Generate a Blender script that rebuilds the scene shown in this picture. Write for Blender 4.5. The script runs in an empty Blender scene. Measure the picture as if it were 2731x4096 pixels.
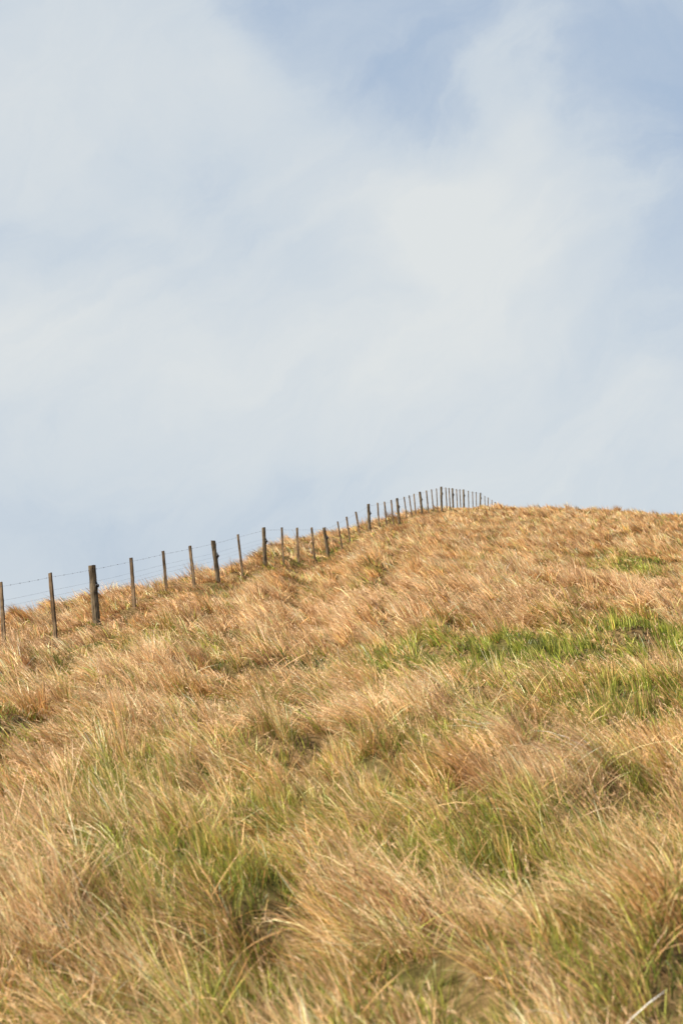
import bpy, math, random, mathutils
import numpy as np
R = math.radians
scene = bpy.context.scene
C = scene.collection
rng = np.random.default_rng(11)
random.seed(5)

def tag(o, label=None, cat=None, kind=None, group=None):
    if label: o['label'] = label
    if cat: o['category'] = cat
    if kind: o['kind'] = kind
    if group: o['group'] = group
    return o

# ------------------------------------------------------------------ camera
EYE = 1.6
PITCH = R(5.0)
cam_d = bpy.data.cameras.new('camera'); cam = bpy.data.objects.new('camera', cam_d); C.objects.link(cam)
cam.location = (0, 0, EYE); cam.rotation_euler = (R(90)+PITCH, 0, 0)
cam_d.sensor_fit = 'VERTICAL'; cam_d.sensor_height = 36; cam_d.sensor_width = 24; cam_d.lens = 50
cam_d.clip_end = 20000; cam_d.clip_start = 0.05
cam_d.dof.use_dof = True; cam_d.dof.focus_distance = 24; cam_d.dof.aperture_fstop = 3.2
scene.camera = cam
FP = 4096*50/36.0

def ray(px, py):                       # photograph pixel (2731 x 4096) -> world direction with y = 1
    xc = (px-1365.5)/FP; yc = (2048-py)/FP
    d = np.array([xc, math.cos(PITCH)-yc*math.sin(PITCH), math.sin(PITCH)+yc*math.cos(PITCH)])
    return d/d[1]
def at(px, py, Y):
    return ray(px, py)*Y + np.array([0, 0, EYE])

# ------------------------------------------------------------------ noise
_perm = rng.permutation(4096); _ang = rng.random(4096)*2*math.pi
_gx, _gy = np.cos(_ang), np.sin(_ang)
def perlin(x, y, seed=0):
    x = x+seed*17.31; y = y+seed*9.17
    xi = np.floor(x).astype(np.int64); yi = np.floor(y).astype(np.int64)
    fx = x-xi; fy = y-yi
    def g(ix, iy, dx, dy):
        h = _perm[(_perm[(ix+seed*131) & 4095]+iy) & 4095]
        return _gx[h]*dx+_gy[h]*dy
    u = fx*fx*fx*(fx*(fx*6-15)+10); v = fy*fy*fy*(fy*(fy*6-15)+10)
    a = g(xi, yi, fx, fy); b = g(xi+1, yi, fx-1, fy)
    c = g(xi, yi+1, fx, fy-1); d = g(xi+1, yi+1, fx-1, fy-1)
    return (a+(b-a)*u+((c+(d-c)*u)-(a+(b-a)*u))*v)*1.5
def sstep(x, a, b):
    t = np.clip((x-a)/(b-a), 0, 1); return t*t*(3-2*t)

# ------------------------------------------------------------------ the fence survey: (top px, top py, foot px, foot py, thick post?)
SURVEY = [(5,2328,20,2574,0),(203,2292,225,2543,0),(367,2262,391,2474,1),(526,2231,540,2429,0),(652,2204,673,2362,0),
 (761,2183,778,2331,0),(854,2162,874,2317,1),(952,2137,972,2292,0),(1054,2110,1063,2252,1),(1126,2110,1137,2243,0),
 (1187,2111,1197,2250,0),(1246,2110,1260,2234,0),(1296,2110,1313,2207,1),(1349,2086,1372,2187,0),(1385,2067,1402,2155,0),
 (1422,2047,1441,2133,0),(1472,2016,1479,2106,1),(1509,2011,1518,2097,0),(1537,2007,1547,2097,0),(1564,2000,1573,2089,0),
 (1587,1993,1597,2082,1),(1616,1987,1627,2068,0),(1636,1981,1647,2058,0),(1654,1975,1664,2046,0),(1679,1967,1687,2047,1),
 (1704,1962,1714,2041,0),(1725,1957,1733,2035,0),(1744,1954,1751,2026,0),(1763,1947,1767,2024,1),(1782,1950,1786,2022,0),
 (1795,1952,1799,2022,0),(1808,1953,1812,2022,1),(1825,1956,1828,2022,0),(1838,1957,1841,2022,0),(1853,1958,1854,2022,1),
 (1872,1963,1874,2022,0),(1889,1966,1890,2022,0),(1903,1968,1905,2022,0),(1920,1971,1920,2022,1),(1938,1984,1938,2022,0),
 (1951,1990,1950,2022,0),(1966,2000,1966,2022,0),(1979,2009,1980,2022,1)]
FA, FB = -10.9, 0.2                    # plan of the fence: X = FA + FB * Y

def yfence(u): return FA/(np.minimum(u, 0.150)-FB)

# ------------------------------------------------------------------ terrain tables over bearing u = X / Y
SKY = [(-300,2500),(0,2462),(60,2444),(120,2446),(210,2418),(300,2402),(380,2380),(430,2365),(530,2347),(620,2327),(690,2317),
 (740,2297),(830,2274),(900,2264),(950,2247),(1015,2222),(1050,2196),(1090,2180),(1150,2162),(1230,2147),(1290,2135),(1350,2120),
 (1420,2102),(1460,2087),(1510,2074),(1570,2057),(1640,2042),(1700,2027),(1760,2023),(1800,2020),(1900,2020),(2000,2023),(2100,2027),
 (2200,2029),(2300,2033),(2440,2036),(2500,2040),(2600,2050),(2731,2060),(3100,2090)]
sk_u = np.array([ray(p, q)[0] for p, q in SKY]); sk_r = np.array([ray(p, q)[2] for p, q in SKY])
dy_px = [(-300,14),(0,12),(250,9),(450,7),(640,4),(800,3),(900,2.2),(960,2.0),(1020,4),(1060,7),(1150,8),(1250,8),(1320,7),(1400,5),(1470,4.5),
 (1550,4),(1650,3),(1760,2.5),(1900,4),(3100,6)]
dc_u = np.array([ray(p, 2300)[0] for p, q in dy_px]); dc_v = np.array([q for p, q in dy_px])
fk_u, fk_r, fk_y = [], [], []
for i, (tx, ty, bx_, by_, th) in enumerate(SURVEY[:30]):
    b = ray(bx_, by_); fk_u.append(b[0]); Yk = yfence(b[0]); fk_r.append(b[2]-0.20/Yk)
fk_u = np.array(fk_u); fk_r = np.array(fk_r)
UU = np.linspace(-0.6, 0.6, 2401)
def gs(a, s):
    k = np.exp(-0.5*(np.arange(-80, 81)/(s/(UU[1]-UU[0])))**2); k /= k.sum()
    return np.convolve(np.pad(a, 80, mode='edge'), k, mode='valid')
ym = yfence(UU)
ur = ray(1775, 2100)[0]
ymr = 85-10*sstep(UU, ur, 0.25)
T_ym = gs(np.where(UU < ur, np.minimum(ym, 86), ymr), 0.003)
T_yc = gs(T_ym + np.interp(UU, dc_u, dc_v), 0.002)
rs = gs(np.interp(UU, sk_u, sk_r), 0.0012)
T_rc = rs-0.29/T_yc
T_rc = T_rc - np.where(UU < sk_u[0], (sk_u[0]-UU)*0.3, 0)
rf = np.interp(UU, fk_u, fk_r)
fence_ok = 1-sstep(UU, ur-0.004, ur+0.004)
T_rm = gs(rf*fence_ok+(T_rc-0.0022)*(1-fence_ok), 0.0025)
T_rm = np.where(UU < fk_u[0], fk_r[0]+(UU-fk_u[0])*0.14, T_rm)
T_rm = gs(np.minimum(T_rm, T_rc-0.0003), 0.001)
wr = sstep(UU, ur-0.035, ur-0.004)
T_rm = T_rm*(1-wr)+gs(T_rm, 0.012)*wr; T_ym = T_ym*(1-wr)+gs(T_ym, 0.012)*wr
T_yc = np.maximum(T_yc, T_ym+1.5)
T_c = np.interp(UU, [-0.6, -0.2, -0.05, 0.05, 0.1, 0.6], [0.012, 0.010, 0.006, 0.0022, 0.00085, 0.0009])

def base_h(X, Y):
    Ys = np.maximum(Y, 0.5); u = np.clip(X/Ys, -0.55, 0.55)
    f = lambda T: np.interp(u, UU, T)
    y0 = 5.0; z0 = -1.58+0.25*u
    y1 = f(T_ym); z1 = f(T_rm)*y1; y2 = f(T_yc); z2 = f(T_rc)*y2; rc = f(T_rc)
    s01 = (z1-z0)/(y1-y0); s12 = (z2-z1)/(y2-y1)
    m0 = s01*0.9; m1 = np.clip(0.5*(s01+s12), -0.1, 0.3); m2 = rc
    def herm(t, h, a, b, ma, mb):
        return (2*t**3-3*t**2+1)*a+(t**3-2*t**2+t)*h*ma+(-2*t**3+3*t**2)*b+(t**3-t**2)*h*mb
    za = herm(np.clip((Ys-y0)/(y1-y0), 0, 1), y1-y0, z0, z1, m0, m1)
    zb = herm(np.clip((Ys-y1)/(y2-y1), 0, 1), y2-y1, z1, z2, m1, m2)
    d = np.maximum(Ys-y2, 0); c = f(T_c); dm = (rc+0.2)/(2*c); dd = np.minimum(d, dm)
    zc = z2+rc*dd-c*dd*dd-0.2*np.maximum(d-dm, 0)
    zn = z0+m0*(Ys-y0)
    z = np.where(Ys < y0, zn, np.where(Ys < y1, za, np.where(Ys < y2, zb, zc)))
    near = -1.58-0.075*5+0.085*Y+0.035*X
    w = sstep(Y, 1.0, 5.0)
    z = near*(1-w)+z*w
    return np.maximum(z, -35.0)+EYE
def hit(px, py):                       # where the line of sight through a photograph pixel meets the hillside
    d = ray(px, py); Y = np.arange(3.0, 110, 0.05); X = d[0]*Y; Z = EYE+d[2]*Y
    g = base_h(X, Y)+0.12; i = np.argmax(g >= Z)
    return (X[i], Y[i]) if g[i] >= Z[i] else (d[0]*85, 85.0)
# green (and brown / pale) patches: pixel centre, pixel radii at 2352 px height, weight
GREEN = [(1250,1490,330,34,1.5),(1530,1465,130,44,1.5),(1400,1500,160,30,1.2),(1000,1505,80,28,.8),(320,1510,130,24,1.3),(430,1500,50,20,.8),(90,1585,75,18,.9),
 (385,1690,60,40,.9),(140,1850,190,50,1.2),(30,1720,60,60,.5),(800,1850,180,50,.6),(960,1930,120,50,.9),(1200,1930,170,60,.75),(1150,2010,90,60,.9),
 (1440,1300,80,12,1.0),(1500,1290,60,8,.6),(600,1590,150,30,.5),(1100,1600,260,34,.6),(1420,1600,200,45,.7),(700,1720,120,50,.35),(560,1960,120,60,.7),
 (400,2010,100,70,.5),(930,2160,150,60,.6),(1110,2290,70,70,1.0),(1360,2140,90,50,.7),(30,2330,110,30,.8),(760,2130,90,60,.5),(1500,1800,90,60,.4),
 (590,1470,60,12,.5),(1130,1500,60,20,.6),(160,1383,40,6,.9),(1180,1690,160,34,.5),(850,1780,120,40,.5),(480,2200,120,60,.5),(640,2320,120,40,.5)]
PALE = [(1260,1760,80,70,1.6),(100,2080,190,80,1.2),(330,2230,120,60,.8),(900,2040,150,60,1.2),(860,2290,120,60,1.1),(1480,2200,140,90,1.0),(1250,1560,200,16,.5),(250,1575,190,26,.9),(480,1640,160,36,.5),(900,1650,160,40,.6),(150,1990,160,70,.9),(60,1530,120,30,.7),(700,1700,160,30,.6),
 (1500,2060,140,120,.6),(820,2000,150,60,.5),(180,1640,160,40,.3),(1000,1400,300,24,.5),(1300,1360,200,20,.4)]
BROWN = [(1000,2300,90,50,.8),(640,2080,100,50,.9),(1140,1250,60,8,.8),(900,1350,70,10,.8),(700,1480,70,12,.7),(1330,1260,60,6,.8),(300,1428,110,9,.9),(100,1480,140,12,.7),(1300,1385,36,14,1.2),(930,1272,18,6,1.2),(520,1640,120,30,.7),(720,1640,120,36,.6),(650,2060,110,60,.8),(300,1700,160,60,.6),(60,1470,160,18,.9),(190,1430,60,10,.9),(1050,1575,100,16,.6)]  # brown grass; fence-strip entries put the tussocks' shade into the colour
def blobs(L):
    out = []
    for (x, y, rx, ry, w) in L:
        s = 4096/2352; c = hit(x*s, y*s); a = hit(x*s, (y-ry)*s); b = hit(x*s, (y+ry)*s)
        out.append((c[0], (a[1]+b[1])/2, rx*s/FP*c[1], max(0.25, abs(a[1]-b[1])/2), w))
    return out
GB, PB, BB = blobs(GREEN), blobs(PALE), blobs(BROWN)
def field(L, X, Y, seed):
    wx = X+0.4*perlin(X/0.9, Y/0.9, seed)*np.clip(Y/14, .4, 1.2); wy = Y+0.5*perlin(X/0.9, Y/1.1, seed+1)*np.clip(Y/14, .4, 1.3)
    f = np.zeros_like(X)
    for (cx, cy, rx, ry, w) in L: f = np.maximum(f, w*np.exp(-(((wx-cx)/rx)**2+((wy-cy)/ry)**2)*0.65))
    return f

def hollow(X, Y):
    n = perlin(X/1.0+0.3*perlin(X/.4, Y/.4, 71), Y/1.25, 70)+0.35*perlin(X/0.4, Y/0.5, 72)
    return sstep(n, 0.27, 0.56)
def bumps(X, Y):
    n = perlin(X/0.75, Y/0.9, 1); t = np.clip(n*1.2+0.1, 0, 1)
    b = (0.10+0.07*sstep(Y, 10, 25))*t+0.04*perlin(X/0.35, Y/0.4, 2)+0.20*perlin(X/1.9, Y/1.7, 3)
    v = perlin((X+0.8*Y)/3.6, (Y-0.35*X)/1.5, 6); b += 0.16*(1-np.abs(v)*1.8)*np.clip(Y/8-0.3, 0, 1)-0.06
    far = sstep(Y, 10, 30)
    b += 0.10*far*perlin(X/3.2, Y/5.0, 4)+0.06*perlin(X/5.0, Y/2.0, 5)
    b -= 0.15*hollow(X, Y)*np.clip(Y/8-0.4, 0.3, 1)
    lo = (Y > 2.5) & (Y < 60) & (np.abs(X) < 25)
    if lo.any(): b[lo] += (0.20*np.clip(field(PB, X[lo], Y[lo], 40), 0, 1)-0.13*np.clip(field(BB, X[lo], Y[lo], 50), 0, 1)-0.10*np.clip(field(GB, X[lo], Y[lo], 30), 0, 1))*(1-0.5*sstep(Y[lo], 18, 40))*(1-np.exp(-((X[lo]-(FA+FB*Y[lo]))/2.2)**2)*(Y[lo] > 14))
    fd = np.abs(X-(FA+FB*Y)); sd_ = X-(FA+FB*Y)
    bank = 0.20*np.exp(-((sd_+0.15)/0.42)**2)*np.clip(0.55+0.9*perlin(X/0.9, Y/1.3, 77), 0, 1.2)*sstep(Y, 15, 20)*(1-sstep(Y, 60, 80))
    return bank-0.05+b*(1-0.25*sstep(Y, 45, 95))*(1-0.6*np.exp(-(fd/0.8)**2)*(Y > 15))
def ground(X, Y):
    X = np.asarray(X, float); Y = np.asarray(Y, float)
    return base_h(X, Y)+bumps(X, Y)

# ------------------------------------------------------------------ node helpers
def new_mat(name):
    m = bpy.data.materials.new(name); m.use_nodes = True; m.node_tree.nodes.clear(); return m, m.node_tree
def N(nt, t, **kw):
    n = nt.nodes.new(t)
    for k, v in kw.items():
        if k.startswith('i_'):
            key = k[2:]; key = int(key) if key.isdigit() else key.replace('_', ' ')
            n.inputs[key].default_value = v
        else: setattr(n, k, v)
    return n
def ramp(nt, src, stops):
    r = nt.nodes.new('ShaderNodeValToRGB'); e = r.color_ramp.elements
    while len(e) < len(stops): e.new(0.5)
    for i, (p, c) in enumerate(stops): e[i].position = p; e[i].color = (*c, 1)
    nt.links.new(src, r.inputs[0]); return r.outputs[0]

def grass_mat(name, trans):
    m, nt = new_mat(name)
    a = N(nt, 'ShaderNodeAttribute', attribute_name='tint')
    d = N(nt, 'ShaderNodeBsdfDiffuse'); t = N(nt, 'ShaderNodeBsdfTranslucent'); g = N(nt, 'ShaderNodeBsdfGlossy', i_Roughness=0.45)
    g.inputs['Color'].default_value = (0.8, 0.8, 0.8, 1)
    mx = N(nt, 'ShaderNodeMixShader', i_0=trans); mg = N(nt, 'ShaderNodeMixShader', i_0=0.035); o = N(nt, 'ShaderNodeOutputMaterial')
    L = nt.links.new
    L(a.outputs['Color'], d.inputs[0]); L(a.outputs['Color'], t.inputs[0])
    L(d.outputs[0], mx.inputs[1]); L(t.outputs[0], mx.inputs[2]); L(mx.outputs[0], mg.inputs[1]); L(g.outputs[0], mg.inputs[2])
    L(mg.outputs[0], o.inputs[0]); return m
M_dry = grass_mat('dry_grass', 0.25); M_green = grass_mat('green_grass', 0.35)

m, nt = new_mat('thatch')
tc = N(nt, 'ShaderNodeTexCoord'); n1 = N(nt, 'ShaderNodeTexNoise', i_Scale=14.0, i_Detail=6.0); n2 = N(nt, 'ShaderNodeTexNoise', i_Scale=0.6, i_Detail=4.0)
nt.links.new(tc.outputs['Object'], n1.inputs['Vector']); nt.links.new(tc.outputs['Object'], n2.inputs['Vector'])
ca = ramp(nt, n1.outputs[0], [(0.3, (0.07, 0.045, 0.02)), (0.5, (0.14, 0.09, 0.04)), (0.7, (0.24, 0.16, 0.075))])
cb = ramp(nt, n1.outputs[0], [(0.3, (0.035, 0.04, 0.012)), (0.7, (0.11, 0.10, 0.03))])
fm = ramp(nt, n2.outputs[0], [(0.45, (0, 0, 0)), (0.65, (1, 1, 1))])
mx = N(nt, 'ShaderNodeMixRGB'); nt.links.new(fm, mx.inputs[0]); nt.links.new(ca, mx.inputs[1]); nt.links.new(cb, mx.inputs[2])
bs = N(nt, 'ShaderNodeBsdfDiffuse'); o = N(nt, 'ShaderNodeOutputMaterial'); bp = N(nt, 'ShaderNodeBump', i_Strength=0.8, i_Distance=0.05)
nt.links.new(n1.outputs[0], bp.inputs['Height']); nt.links.new(bp.outputs[0], bs.inputs['Normal'])
nt.links.new(mx.outputs[0], bs.inputs[0]); nt.links.new(bs.outputs[0], o.inputs[0]); M_ground = m

def wood(name, lo, mid, hi):
    m, nt = new_mat(name); L = nt.links.new
    tc = N(nt, 'ShaderNodeTexCoord'); oi = N(nt, 'ShaderNodeObjectInfo')
    mp = N(nt, 'ShaderNodeMapping'); mp.inputs['Scale'].default_value = (38, 38, 2.2)
    ad = N(nt, 'ShaderNodeVectorMath', operation='ADD'); cx = N(nt, 'ShaderNodeCombineXYZ')
    mu = N(nt, 'ShaderNodeMath', operation='MULTIPLY', i_1=37.0); L(oi.outputs['Random'], mu.inputs[0]); L(mu.outputs[0], cx.inputs[2]); L(mu.outputs[0], cx.inputs[0])
    L(tc.outputs['Object'], ad.inputs[0]); L(cx.outputs[0], ad.inputs[1]); L(ad.outputs[0], mp.inputs[0])
    n = N(nt, 'ShaderNodeTexNoise', i_Scale=1.0, i_Detail=6.0, i_Roughness=0.65); L(mp.outputs[0], n.inputs['Vector'])
    c = ramp(nt, n.outputs[0], [(0.30, lo), (0.5, mid), (0.70, hi)])
    n2 = N(nt, 'ShaderNodeTexNoise', i_Scale=5.0, i_Detail=4.0); L(ad.outputs[0], n2.inputs['Vector'])
    st = ramp(nt, n2.outputs[0], [(0.38, (0.45, 0.42, 0.38)), (0.58, (1, 1, 1))])
    ml = N(nt, 'ShaderNodeMixRGB', blend_type='MULTIPLY', i_0=1.0); L(c, ml.inputs[1]); L(st, ml.inputs[2])
    b = N(nt, 'ShaderNodeBsdfPrincipled', i_Roughness=0.85); b.inputs['Specular IOR Level'].default_value = 0.2
    bp = N(nt, 'ShaderNodeBump', i_Strength=0.9, i_Distance=0.006); L(n.outputs[0], bp.inputs['Height']); L(bp.outputs[0], b.inputs['Normal'])
    o = N(nt, 'ShaderNodeOutputMaterial'); L(ml.outputs[0], b.inputs['Base Color']); L(b.outputs[0], o.inputs[0]); return m
M_post = wood('weathered_post_wood', (0.04, 0.030, 0.018), (0.13, 0.095, 0.055), (0.27, 0.20, 0.12))
M_batten = wood('batten_wood', (0.045, 0.030, 0.017), (0.15, 0.10, 0.055), (0.31, 0.21, 0.12))
def plain(name, col, rough, metal=0.0):
    m, nt = new_mat(name); tc = N(nt, 'ShaderNodeTexCoord'); n = N(nt, 'ShaderNodeTexNoise', i_Scale=30.0)
    nt.links.new(tc.outputs['Object'], n.inputs['Vector'])
    c = ramp(nt, n.outputs[0], [(0.3, tuple(x*0.6 for x in col)), (0.7, tuple(min(1, x*1.3) for x in col))])
    b = N(nt, 'ShaderNodeBsdfPrincipled', i_Roughness=rough, i_Metallic=metal); o = N(nt, 'ShaderNodeOutputMaterial')
    nt.links.new(c, b.inputs['Base Color']); nt.links.new(b.outputs[0], o.inputs[0]); return m
M_wire = plain('galvanised_wire', (0.16, 0.15, 0.15), 0.6, 0.4); M_black = plain('black_insulator', (0.015, 0.015, 0.017), 0.45)

def mesh_obj(name, V, faces, mat, parent=None, smooth=False):
    me = bpy.data.meshes.new(name); me.from_pydata([tuple(v) for v in V], [], faces); me.materials.append(mat)
    if smooth: me.polygons.foreach_set('use_smooth', [True]*len(me.polygons))
    me.update(); ob = bpy.data.objects.new(name, me); C.objects.link(ob)
    if parent: ob.parent = parent
    return ob

# ------------------------------------------------------------------ ground sheet
def axis(lo, hi, fine, grow, far):
    a = [0.0]; s = fine
    while a[-1] < far:
        s = fine if a[-1] < hi else s*grow
        a.append(a[-1]+s)
    return a
px_ = axis(0, 22, 0.22, 1.035, 3500)
xs = np.array([-v for v in px_[:0:-1]]+px_)
py_ = axis(0, 60, 0.22, 1.02, 3500); ny_ = axis(0, 4, 0.4, 1.2, 3000)
ys = np.array([-v for v in ny_[:0:-1]]+py_)
GX, GY = np.meshgrid(xs, ys); GZ = ground(GX.ravel(), GY.ravel()).reshape(GX.shape)-0.02
co = np.stack([GX.ravel(), GY.ravel(), GZ.ravel()], 1).astype(np.float32)
nx, ny = len(xs), len(ys)
ii, jj = np.meshgrid(np.arange(nx-1), np.arange(ny-1)); k = (jj*nx+ii).ravel()
q = np.stack([k, k+1, k+nx+1, k+nx], 1).astype(np.int32)
me = bpy.data.meshes.new('hillside'); me.vertices.add(len(co)); me.vertices.foreach_set('co', co.ravel())
me.loops.add(q.size); me.loops.foreach_set('vertex_index', q.ravel()); me.polygons.add(len(q))
me.polygons.foreach_set('loop_start', np.arange(0, q.size, 4, dtype=np.int32)); me.polygons.foreach_set('use_smooth', np.ones(len(q), bool))
me.update(calc_edges=True); me.materials.append(M_ground)
hill = bpy.data.objects.new('ground', me); C.objects.link(hill); tag(hill, kind='structure')

# ------------------------------------------------------------------ grass
dens = lambda Y: np.exp(np.interp(np.log(Y), np.log([2, 4, 8, 15, 30, 60, 120]), np.log([2500, 3300, 3000, 2000, 900, 360, 140])))
def scatter(per_near, per_far, share):
    TX, TY = [], []
    edges = np.geomspace(2.6, 118, 60)
    for a, b in zip(edges[:-1], edges[1:]):
        ymid = (a+b)/2; half = 0.262*b+(2.2 if ymid > 6 else 1.6)
        per = per_near if ymid < 40 else per_far
        n = int(share*dens(ymid)/per*2*half*(b-a))
        x = rng.uniform(-half, half, n); y = rng.uniform(a, b, n)
        yc = np.interp(np.clip(x/y, -.55, .55), UU, T_yc)
        k = y < yc+np.where(x/y < 0.06, 4, 7)
        TX.append(x[k]); TY.append(y[k])
    return np.concatenate(TX), np.concatenate(TY)
def pick(pal, n):
    pal = np.array(pal); i = rng.integers(0, len(pal), n); j = rng.integers(0, len(pal), n); t = rng.random(n)[:, None]
    return pal[i]*(1-t)+pal[j]*t
FEET = [(float(yfence(ray(a, b)[0])*ray(a, b)[0]), float(yfence(ray(a, b)[0]))) for (_, _, a, b, _) in SURVEY[:28]]
def layer(under):
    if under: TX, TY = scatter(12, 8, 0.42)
    else:
        TX, TY = scatter(40, 26, 1.0)
        m_ = perlin(TX/0.62, TY/0.75, 60)*0.8+perlin(TX/0.28, TY/0.3, 61)*0.5
        k = rng.random(len(TX)) < np.clip(0.78+m_*1.15, 0.20+0.15*sstep(TY, 10, 20), 1); TX, TY = TX[k], TY[k]
    nT = len(TX)
    gN = 0.6*perlin(TX/1.7, TY/1.2, 20)+0.5*perlin(TX/0.5, TY/0.5, 21)
    nearness = 1-sstep(TY, 9, 24)
    T_green = np.clip(field(GB, TX, TY, 30)*1.0+gN*0.6-0.04+0.15*nearness, 0, 1)*(1-0.75*np.clip(field(PB, TX, TY, 40), 0, 1))
    T_pale = np.clip(field(PB, TX, TY, 40)+1.25*perlin(TX/1.0, TY/0.8, 22)+0.46, 0, 1)*(1-0.8*T_green)
    T_brown = np.clip(field(BB, TX, TY, 50)+1.35*perlin(TX/0.7, TY/0.6, 23)-0.16, 0, 1)
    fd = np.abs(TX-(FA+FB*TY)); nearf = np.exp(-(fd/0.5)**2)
    T_brown = np.clip(T_brown+nearf*(0.9*perlin(TX/1.1, TY/1.5, 28)+0.75)*(1-0.5*sstep(TY, 40, 60)), 0, 1)  # browner band along the fence: shade of the tussock rows painted into the grass
    T_green = np.clip(T_green+0.7*nearf*(perlin(TX/0.9, TY/1.9, 29)), 0, 1)
    pf = np.zeros(nT)
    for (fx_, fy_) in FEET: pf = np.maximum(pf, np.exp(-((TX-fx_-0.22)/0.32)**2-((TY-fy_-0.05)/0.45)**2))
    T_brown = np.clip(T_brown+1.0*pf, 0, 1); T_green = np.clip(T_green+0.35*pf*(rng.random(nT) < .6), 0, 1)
    T_len = (0.30+0.15*perlin(TX/0.7, TY/0.7, 24)+0.05*perlin(TX/3, TY/3, 25))*(1+0.35*T_pale-0.25*T_green)*rng.uniform(0.7, 1.3, nT)
    hol = hollow(TX, TY); T_brown = np.clip(T_brown+0.75*hol, 0, 1); T_green = np.clip(T_green+0.30*hol, 0, 1); T_len *= 1-0.45*hol
    T_len *= 1+0.5*np.clip(perlin(TX/1.1, TY/1.3, 73), -.6, 1)*sstep(TY, 14, 35)
    T_tall = sstep(perlin(TX/1.3, TY/1.6, 74), 0.22, 0.5)*sstep(TY, 30, 60); T_len *= 1+0.85*T_tall; T_brown = np.clip(T_brown+0.25*T_tall, 0, 1)
    cu = ray(2445, 2040)[0]; cyy = float(np.interp(cu, UU, T_yc)); ct = np.exp(-((TX-cu*cyy)/0.9)**2-((TY-cyy+0.5)/1.5)**2)
    T_len = np.clip(T_len, 0.09, 0.46+0.15*T_tall)*(1+0.7*ct); T_brown = np.clip(T_brown+0.5*ct, 0, 1)
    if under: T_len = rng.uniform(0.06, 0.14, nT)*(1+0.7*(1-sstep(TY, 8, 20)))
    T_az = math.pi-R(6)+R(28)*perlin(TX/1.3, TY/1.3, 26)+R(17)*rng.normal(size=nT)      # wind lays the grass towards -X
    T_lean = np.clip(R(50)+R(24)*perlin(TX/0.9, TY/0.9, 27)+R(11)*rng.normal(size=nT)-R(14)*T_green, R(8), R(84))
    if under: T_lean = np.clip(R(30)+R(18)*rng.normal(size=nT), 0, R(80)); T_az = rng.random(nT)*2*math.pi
    T_r = rng.uniform(0.03, 0.08, nT)*np.clip(TY/18, 1, 2.2)*(2.0 if under else 1)
    T_tone = np.exp(rng.normal(size=nT)*0.24)
    T_n = np.where(TY < 40, 12 if under else 40, 8 if under else 26)
    bt = np.repeat(np.arange(nT), T_n); nB = len(bt)
    ang = rng.random(nB)*2*math.pi; rr = np.sqrt(rng.random(nB))*T_r[bt]*1.3
    BX = TX[bt]+np.cos(ang)*rr; BY = TY[bt]+np.sin(ang)*rr
    BL = T_len[bt]*rng.uniform(0.5, 1.2, nB)
    isg = rng.random(nB) < np.clip(T_green[bt]*(0.95 if not under else 1.1)+((0.25+0.35*(1-sstep(BY, 8, 24))) if under else 0.02), 0, 0.94)
    stalk = (~isg) & (rng.random(nB) < 0.05) & (BY < 30) & (not under)
    BL = np.where(stalk, BL*1.3, BL); BL = np.where(isg, BL*0.85, BL)
    side_ = BX-(FA+FB*BY); BL = np.where((side_ > -0.4) & (side_ < 1.7) & (BY > 15), BL*(0.55+0.35*sstep(side_, 0.7, 1.7)), BL)
    stray = rng.random(nB) < 0.13+0.12*(1-sstep(BY, 8, 22))
    az = T_az[bt]+np.where(stray, R(85), R(17))*rng.normal(size=nB)
    dx = np.cos(az)+0.40*np.cos(ang); dyv = np.sin(az)+0.40*np.sin(ang); nn = np.hypot(dx, dyv)+1e-6; dx /= nn; dyv /= nn
    th1 = np.clip(T_lean[bt]*1.30+R(13)*rng.normal(size=nB), R(5), R(122)); th0 = np.clip(T_lean[bt]*0.66+R(9)*rng.normal(size=nB), R(-10), R(70))
    th0 = np.where(isg, th0*0.6, th0)
    BW = np.maximum(0.0035, 0.00038*BY)*rng.uniform(0.5, 1.5, nB)*np.where(isg, 1.15, 1-0.28*T_pale[bt])*np.where(rng.random(nB) < 0.05, 1.7, 1); BW = np.where(stalk, BW*1.15, BW)
    straw = pick([(.72,.41,.16),(.80,.49,.22),(.66,.34,.115),(.74,.47,.155),(.62,.30,.09),(.78,.50,.26)], nB)
    pale = pick([(.90,.66,.44),(.90,.62,.37),(.86,.56,.31)], nB)
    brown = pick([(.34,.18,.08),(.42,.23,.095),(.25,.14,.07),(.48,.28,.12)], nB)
    green = pick([(.18,.20,.03),(.27,.27,.045),(.42,.37,.075),(.10,.13,.022),(.54,.44,.12)], nB)
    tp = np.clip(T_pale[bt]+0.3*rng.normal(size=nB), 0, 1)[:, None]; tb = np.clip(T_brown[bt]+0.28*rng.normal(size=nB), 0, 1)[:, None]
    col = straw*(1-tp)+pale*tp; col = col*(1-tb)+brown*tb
    yg = np.clip(T_green[bt], 0, 1)[:, None]*0.3
    col = col*(1-yg)+np.array([.56, .43, .10])*yg
    col = np.where(stalk[:, None], np.array([.72, .47, .24]), col)
    col = np.where(isg[:, None], green, col)
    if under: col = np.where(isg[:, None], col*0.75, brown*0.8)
    BW = np.where(BY < 5.5, np.minimum(BW, 0.0040), BW); BL = np.where(BY < 5.5, BL*0.75, BL)
    col = col*np.where(isg[:, None], np.array([0.97, 1.04, 0.9]), np.array([1.0, 0.955, 0.91]))
    col = np.clip(col*(T_tone[bt]*np.exp(rng.normal(size=nB)*0.28))[:, None], 0.01, 0.9)
    bz = ground(BX, BY)-0.02
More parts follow.
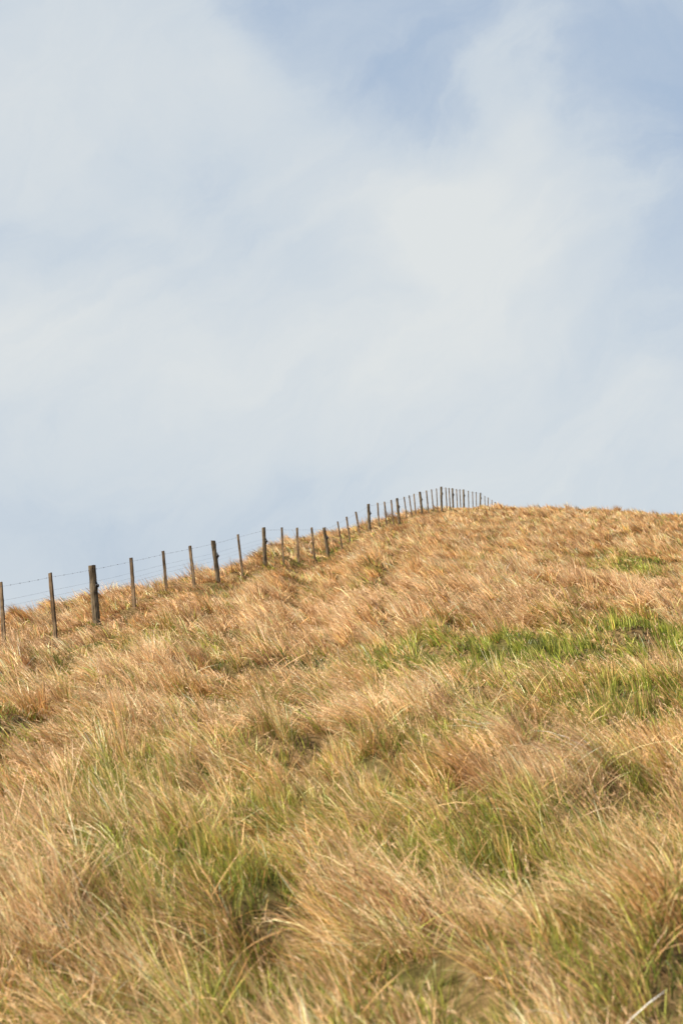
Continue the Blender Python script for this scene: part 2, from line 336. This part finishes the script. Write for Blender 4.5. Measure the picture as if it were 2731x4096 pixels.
    if not under:                      # feathery seed heads: short fine ribs splayed along the top quarter of the stalks
        pk = np.nonzero(stalk | ((~isg) & (BY < 30) & (rng.random(nB) < 0.07*T_pale[bt])))[0]
        rib = np.repeat(pk, 8); m = len(rib); te = rng.uniform(0.70, 0.98, m)
        X0, Y0, Z0 = BX[rib].copy(), BY[rib].copy(), bz[rib].copy()
        S_ = np.where(BY[rib] < 10, 4, 3)
        for q_ in range(8):
            t_ = (q_+0.5)/8*te; th_ = th0[rib]+(th1[rib]-th0[rib])*t_; st_ = BL[rib]*te/8
            X0 += dx[rib]*np.sin(th_)*st_; Y0 += dyv[rib]*np.sin(th_)*st_; Z0 += np.cos(th_)*st_
        a_ = np.arctan2(dyv[rib], dx[rib])+R(28)*rng.normal(size=m); tt = th0[rib]+(th1[rib]-th0[rib])*te
        f0 = tt+R(20)*rng.normal(size=m); f1 = f0+R(12)*rng.normal(size=m)
        cat = np.concatenate
        ex = dict(BX=X0, BY=Y0, BL=rng.uniform(0.018, 0.042, m), BW=np.maximum(0.0022, 0.00028*BY[rib]), dx=np.cos(a_), dyv=np.sin(a_), th0=f0, th1=f1,
                  col=pick([(.86,.60,.36),(.80,.52,.28),(.90,.68,.46)], m), isg=np.zeros(m, bool), bz=Z0)
        me_ = dict(BX=BX, BY=BY, BL=BL, BW=BW, dx=dx, dyv=dyv, th0=th0, th1=th1, col=col, isg=isg, bz=bz)
        return {k_: cat([me_[k_], ex[k_]]) for k_ in me_}
    return dict(BX=BX, BY=BY, BL=BL, BW=BW, dx=dx, dyv=dyv, th0=th0, th1=th1, col=col, isg=isg, bz=bz)
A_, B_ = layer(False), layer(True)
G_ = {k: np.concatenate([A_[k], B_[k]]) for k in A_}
BX, BY, BL, BW, dx, dyv, th0, th1, col, isg, bz = (G_[k] for k in ('BX', 'BY', 'BL', 'BW', 'dx', 'dyv', 'th0', 'th1', 'col', 'isg', 'bz'))
nB = len(BX)
rootc = np.where(isg[:, None], col*np.array([.85, .95, .7]), col*np.array([.78, .68, .52]))   # blades darker towards the root

def ribbons(sel, S):
    n = len(sel); w = BW[sel]; L = BL[sel]
    P = np.stack([BX[sel], BY[sel], bz[sel]], 1); H = np.stack([dx[sel], dyv[sel], np.zeros(n)], 1)
    rv = rng.normal(size=(n, 3)); rv[:, 2] *= 0.3
    vs = []; cs = []
    for s in range(S+1):
        t = s/S; th = th0[sel]+(th1[sel]-th0[sel])*t
        T = H*np.sin(th)[:, None]+np.array([0, 0, 1.0])*np.cos(th)[:, None]
        if s == 0: side = np.cross(T, rv); side /= np.linalg.norm(side, axis=1)[:, None]+1e-9
        c = rootc[sel]*(1-t)+col[sel]*t*1.0 if t < 1 else col[sel]
        if s < S:
            hw = (w*0.5*(1.0-0.45*t))[:, None]
            vs += [P-side*hw, P+side*hw]; cs += [c, c]
        else: vs.append(P); cs.append(c)
        thm = th0[sel]+(th1[sel]-th0[sel])*(t+0.5/S)
        P = P+(H*np.sin(thm)[:, None]+np.array([0, 0, 1.0])*np.cos(thm)[:, None])*(L/S)[:, None]
    nv = 2*S+1
    V = np.stack(vs, 1).reshape(-1, 3).astype(np.float32); K = np.stack(cs, 1).reshape(-1, 3).astype(np.float32)
    base = (np.arange(n)*nv)[:, None]
    lp = []; cnt = []
    for s in range(S-1): lp += [2*s, 2*s+1, 2*s+3, 2*s+2]; cnt.append(4)
    lp += [2*S-2, 2*S-1, 2*S]; cnt.append(3)
    return V, K, (base+np.array(lp)).ravel(), np.tile(cnt, n)
def grass_object(name, mask, mat, label, cat):
    Vs, Ks, Ls, Cs = [], [], [], []; off = 0
    for lo, hi, S in ((0, 10, 4), (10, 30, 3), (30, 500, 2)):
        sel = np.nonzero(mask & (BY >= lo) & (BY < hi))[0]
        if not len(sel): continue
        V, K, l, c = ribbons(sel, S); Vs.append(V); Ks.append(K); Ls.append(l+off); Cs.append(c); off += len(V)
    V = np.concatenate(Vs); K = np.concatenate(Ks); l = np.concatenate(Ls).astype(np.int32); c = np.concatenate(Cs).astype(np.int32)
    me = bpy.data.meshes.new(name); me.vertices.add(len(V)); me.vertices.foreach_set('co', V.ravel())
    me.loops.add(len(l)); me.loops.foreach_set('vertex_index', l); me.polygons.add(len(c))
    st = np.concatenate([[0], np.cumsum(c)[:-1]]).astype(np.int32); me.polygons.foreach_set('loop_start', st)
    me.polygons.foreach_set('use_smooth', np.ones(len(c), bool))
    a = me.attributes.new('tint', 'FLOAT_COLOR', 'POINT'); a.data.foreach_set('color', np.concatenate([K, np.ones((len(K), 1), np.float32)], 1).ravel())
    me.materials.append(mat); me.update(calc_edges=False)
    ob = bpy.data.objects.new(name, me); C.objects.link(ob); tag(ob, label, cat, 'stuff'); return ob
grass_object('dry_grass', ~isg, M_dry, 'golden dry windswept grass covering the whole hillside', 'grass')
grass_object('green_grass', isg, M_green, 'fresh green grass growing in patches among the dry straw', 'grass')
print('blades', nB, 'green', isg.sum())

# ------------------------------------------------------------------ fence
fence = bpy.data.objects.new('wire_fence', None); C.objects.link(fence); fence.location = (0, 0, 0)
tag(fence, 'long barbed wire fence on weathered wooden posts climbing the grassy ridge', 'fence')
perp = np.array([1, -FB, 0.0]); perp /= np.linalg.norm(perp)
along = np.array([FB, 1, 0.0]); along /= np.linalg.norm(along)
frames = []
for i, (tx, ty, bx_, by_, th) in enumerate(SURVEY):
    u = ray(bx_, by_)[0]; Y = float(yfence(u)); X = u*Y
    zg = float(base_h(np.array([X]), np.array([Y]))[0])
    top = at(tx, ty, Y); foot = np.array([X, Y, zg])
    frames.append((foot, top, th))
def stake(i, foot, top, th):
    rnd = random.Random(100+i)
    ax = top-foot; H = float(np.linalg.norm(ax)); ax /= H
    w = (0.148 if i == 2 else rnd.uniform(0.112, 0.128)) if th else rnd.uniform(0.060, 0.072)
    d = w*(0.95 if th else 0.75)
    rot = rnd.uniform(-0.3, 0.3)
    sx = perp*math.cos(rot)+along*math.sin(rot); sx = sx-ax*np.dot(sx, ax); sx /= np.linalg.norm(sx); sy = np.cross(ax, sx)
    if th: prof = [(-.5,-.22),(-.36,-.42),(-.08,-.5),(.26,-.44),(.46,-.26),(.5,.1),(.4,.4),(.1,.5),(-.3,.47),(-.48,.2)]
    else:  prof = [(-.5,-.42),(-.42,-.5),(.1,-.5),(.44,-.48),(.5,-.38),(.5,.4),(.42,.5),(-.4,.5),(-.5,.4)]
    n = len(prof); rings = 16; V = []; z0 = -0.5
    slope = rnd.uniform(-0.16, 0.16); bowx, bowy = rnd.uniform(-.012, .012), rnd.uniform(-.012, .012)
    for r in range(rings+1):
        z = z0+(H-z0)*r/rings; t = r/rings; tap = 1.08-0.14*t
        knot = 1+0.10*math.exp(-((t-rnd.random())*18)**2)
        ox = bowx*math.sin(math.pi*t*1.3)+rnd.uniform(-.003, .003); oy = bowy*math.sin(math.pi*t)
        for (a, b) in prof:
            dz = (a*w*slope+rnd.uniform(-.004, .004)) if r == rings else 0
            j = 1+rnd.uniform(-.035, .035)
            V.append((a*w*tap*knot*j+ox, b*d*tap*j+oy, z+dz))
    F = [[r*n+k, r*n+(k+1) % n, (r+1)*n+(k+1) % n, (r+1)*n+k] for r in range(rings) for k in range(n)]
    F.append([rings*n+k for k in range(n)]); F.append([k for k in reversed(range(n))])
    ob = mesh_obj('post' if th else 'batten', V, F, M_post if th else M_batten, fence)
    import mathutils
    Mx = mathutils.Matrix(((sx[0], sy[0], ax[0], foot[0]), (sx[1], sy[1], ax[1], foot[1]), (sx[2], sy[2], ax[2], foot[2]), (0, 0, 0, 1)))
    ob.matrix_local = Mx
    return ob, w, H, Mx
def tube(V, F, pts, rad, sides=5):
    pts = [np.array(p, float) for p in pts]; b = len(V)
    for k, p in enumerate(pts):
        t = pts[min(k+1, len(pts)-1)]-pts[max(k-1, 0)]; t /= np.linalg.norm(t)
        a = np.cross(t, (0.1, 0.2, 1.0)); 
        if np.linalg.norm(a) < 0.2: a = np.cross(t, (1, 0, 0))
        a /= np.linalg.norm(a); c = np.cross(t, a)
        r_ = rad[k] if isinstance(rad, (list, tuple)) else rad
        for s in range(sides):
            g = 2*math.pi*s/sides; V.append(tuple(p+r_*(a*math.cos(g)+c*math.sin(g))))
    for k in range(len(pts)-1):
        for s in range(sides): F.append([b+k*sides+s, b+k*sides+(s+1) % sides, b+(k+1)*sides+(s+1) % sides, b+(k+1)*sides+s])
    F.append([b+s for s in reversed(range(sides))]); F.append([b+(len(pts)-1)*sides+s for s in range(sides)])
info = []
for i, (foot, top, th) in enumerate(frames):
    ob, w, H, Mx = stake(i, foot, top, th); ax = (top-foot)/H; info.append((foot, top, w))
    if th:                              # black claw insulator nailed to the field side, a sub-part of its post
        V, F = [], []
        Hf = min(H, 1.25)
        c = top-ax*(0.335*Hf)+perp*(w*0.47)-np.array([0, 1, 0])*0.01
        tube(V, F, [c-perp*0.01, c+perp*0.004, c+perp*0.018, c+perp*0.020, c+perp*0.034, c+perp*0.036, c+perp*0.048, c+perp*0.052],
             [0.034, 0.045, 0.045, 0.026, 0.026, 0.034, 0.034, 0.014], 12)
        tube(V, F, [c+perp*0.0-ax*0.085, c+perp*0.006-ax*0.05, c+perp*0.008+ax*0.05, c+perp*0.0+ax*0.085], [0.012, 0.022, 0.022, 0.012], 8)
        inv = Mx.inverted()
        V = [tuple(inv @ mathutils.Vector(v)) for v in V]
        mesh_obj('insulator', V, F, M_black, ob, True)
DROP = [0.075, 0.325, 0.435, 0.53, 0.73, 0.92]     # metres below the post tops
# one more run towards the viewer's left, beyond the frame, so that the wires leave the picture taut
f0, t0, _ = info[0]; f1, t1, _ = info[1]
ext = (f0+(f0-f1)*1.0, t0+(t0-t1)*1.0)
ext_z = float(base_h(np.array([ext[0][0]]), np.array([ext[0][1]]))[0])
for wi, dr in enumerate(DROP):
    V, F = [], []; pts = []
    for (foot, top, w) in [(ext[0], ext[1], 0.07)]+info:
        ax = (top-foot)/np.linalg.norm(top-foot)
        pts.append(top-ax*dr*np.clip(np.linalg.norm(top-foot)/1.2, 0.85, 1.0)+perp*(w*0.5+0.004))
    path = []
    for a, b in zip(pts[:-1], pts[1:]):
        for k in range(5):
            t = k/5; p = a+(b-a)*t; p = p-np.array([0, 0, 1])*0.005*4*t*(1-t); path.append(p)
    path.append(pts[-1])
    if wi == 0:
        tube(V, F, path, 0.0016, 5)
        r2 = random.Random(3); carry = 0.1
        for a, b in zip(path[:-1], path[1:]):
            L = np.linalg.norm(b-a); k = carry
            while k < L:
                p = a+(b-a)*k/L; t = (b-a)/L; g = r2.uniform(0, 3.1); a1 = np.cross(t, (0, 0, 1)); a1 /= np.linalg.norm(a1); c1 = np.cross(t, a1)
                tube(V, F, [p-t*0.011, p+t*0.011], 0.0036, 5)
                for gg in (g, g+1.57):
                    v = (a1*math.cos(gg)+c1*math.sin(gg))*0.017; s_ = t*0.007*(1 if gg == g else -1)
                    tube(V, F, [p+s_-v, p+s_, p+s_+v], [0.0012, 0.0026, 0.0012], 4)
                k += 0.42
            carry = k-L
        mesh_obj('barbed_wire', V, F, M_wire, fence)
    else:
        tube(V, F, path, 0.0014, 5); mesh_obj('wire', V, F, M_wire, fence)

# ------------------------------------------------------------------ sky and sun
SUN_AZ, SUN_EL = R(-110), R(41)
w = bpy.data.worlds.new('World'); scene.world = w; w.use_nodes = True; nt = w.node_tree; nt.nodes.clear(); L = nt.links.new
sky = N(nt, 'ShaderNodeTexSky', sky_type='NISHITA', sun_disc=False, sun_elevation=SUN_EL, sun_rotation=SUN_AZ, air_density=1.0, dust_density=2.0, ozone_density=2.0)
bg1 = N(nt, 'ShaderNodeBackground', i_Strength=0.065); L(sky.outputs[0], bg1.inputs[0])
tc = N(nt, 'ShaderNodeTexCoord')
nA = N(nt, 'ShaderNodeTexNoise', i_Scale=3.4, i_Detail=7.0, i_Roughness=0.58); L(tc.outputs['Generated'], nA.inputs['Vector'])
sb = N(nt, 'ShaderNodeVectorMath', operation='SUBTRACT'); sb.inputs[1].default_value = (0.5, 0.5, 0.5); L(nA.outputs['Color'], sb.inputs[0])
sc_ = N(nt, 'ShaderNodeVectorMath', operation='SCALE'); sc_.inputs['Scale'].default_value = 0.20; L(sb.outputs[0], sc_.inputs[0])
wd = N(nt, 'ShaderNodeVectorMath', operation='ADD'); L(tc.outputs['Generated'], wd.inputs[0]); L(sc_.outputs[0], wd.inputs[1])
def skyblobs(L_, start):
    acc = start
    for (px, py, rx, ry, rot, wt) in L_:
        s = 4096/2352; d = ray(px*s, py*s); d = d/np.linalg.norm(d)
        su = N(nt, 'ShaderNodeVectorMath', operation='SUBTRACT'); su.inputs[1].default_value = tuple(d); L(wd.outputs[0], su.inputs[0])
        mp = N(nt, 'ShaderNodeMapping', vector_type='TEXTURE'); mp.inputs['Rotation'].default_value = (0, R(rot), 0)
        mp.inputs['Scale'].default_value = (rx*s/FP, 0.35, ry*s/FP); L(su.outputs[0], mp.inputs[0])
        ln = N(nt, 'ShaderNodeVectorMath', operation='LENGTH'); L(mp.outputs[0], ln.inputs[0])
        mr = N(nt, 'ShaderNodeMapRange', interpolation_type='SMOOTHERSTEP'); mr.inputs['From Min'].default_value = 0; mr.inputs['From Max'].default_value = 1
        mr.inputs['To Min'].default_value = wt; mr.inputs['To Max'].default_value = 0; L(ln.outputs['Value'], mr.inputs['Value'])
        ad = N(nt, 'ShaderNodeMath', operation='ADD'); L(acc, ad.inputs[0]); L(mr.outputs[0], ad.inputs[1]); acc = ad.outputs[0]
    return acc
vb = N(nt, 'ShaderNodeValue'); vb.outputs[0].default_value = 0.30  # low base cover darkens the unseen sky, added to deepen contrast on the grass
# + cloud, - open blue : px, py, rx, ry, rotation, weight
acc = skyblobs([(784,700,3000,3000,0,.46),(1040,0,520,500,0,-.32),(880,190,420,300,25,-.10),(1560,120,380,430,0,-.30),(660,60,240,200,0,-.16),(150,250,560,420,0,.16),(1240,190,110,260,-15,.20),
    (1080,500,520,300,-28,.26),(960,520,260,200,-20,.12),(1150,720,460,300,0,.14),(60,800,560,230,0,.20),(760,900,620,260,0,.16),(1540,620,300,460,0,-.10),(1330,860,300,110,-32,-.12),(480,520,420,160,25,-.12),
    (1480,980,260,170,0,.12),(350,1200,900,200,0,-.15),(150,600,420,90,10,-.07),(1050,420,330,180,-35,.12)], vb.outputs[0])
nB_ = N(nt, 'ShaderNodeTexNoise', i_Scale=6.0, i_Detail=9.0, i_Roughness=0.62, i_Distortion=0.6)
mp0 = N(nt, 'ShaderNodeMapping'); mp0.inputs['Rotation'].default_value = (0, R(38), 0); L(wd.outputs[0], mp0.inputs[0])
mpn = N(nt, 'ShaderNodeMapping'); mpn.inputs['Scale'].default_value = (0.7, 1.0, 1.9)
L(mp0.outputs[0], mpn.inputs[0]); L(mpn.outputs[0], nB_.inputs['Vector'])
ms = N(nt, 'ShaderNodeMath', operation='MULTIPLY_ADD', i_1=0.74, i_2=-0.37); L(nB_.outputs[0], ms.inputs[0])
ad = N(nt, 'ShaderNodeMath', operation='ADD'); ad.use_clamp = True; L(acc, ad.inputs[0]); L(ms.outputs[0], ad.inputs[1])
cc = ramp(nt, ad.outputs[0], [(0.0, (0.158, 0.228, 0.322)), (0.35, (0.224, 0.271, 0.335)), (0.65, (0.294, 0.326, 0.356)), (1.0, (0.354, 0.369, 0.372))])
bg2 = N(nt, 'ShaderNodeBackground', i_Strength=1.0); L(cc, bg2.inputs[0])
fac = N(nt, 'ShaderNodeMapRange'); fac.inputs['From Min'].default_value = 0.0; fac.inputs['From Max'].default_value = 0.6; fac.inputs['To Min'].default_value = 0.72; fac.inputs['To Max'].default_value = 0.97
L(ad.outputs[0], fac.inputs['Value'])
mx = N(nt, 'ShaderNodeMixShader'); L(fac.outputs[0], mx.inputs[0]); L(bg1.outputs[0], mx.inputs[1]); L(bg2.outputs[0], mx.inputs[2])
wo = N(nt, 'ShaderNodeOutputWorld'); L(mx.outputs[0], wo.inputs[0])

sd = bpy.data.lights.new('sun', 'SUN'); so = bpy.data.objects.new('sun', sd); C.objects.link(so)
sd.energy = 5.0; sd.angle = R(0.6); sd.color = (1.0, 0.93, 0.82)
import mathutils
S = mathutils.Vector((math.cos(SUN_EL)*math.sin(SUN_AZ), math.cos(SUN_EL)*math.cos(SUN_AZ), math.sin(SUN_EL)))
so.rotation_euler = S.to_track_quat('Z', 'Y').to_euler(); so.location = (-20, 0, 30)

scene.view_settings.view_transform = 'Standard'; scene.view_settings.look = 'None'
scene.view_settings.exposure = 1.08; scene.view_settings.gamma = 1
scene.cycles.max_bounces = 6; scene.cycles.diffuse_bounces = 4; scene.cycles.transmission_bounces = 4
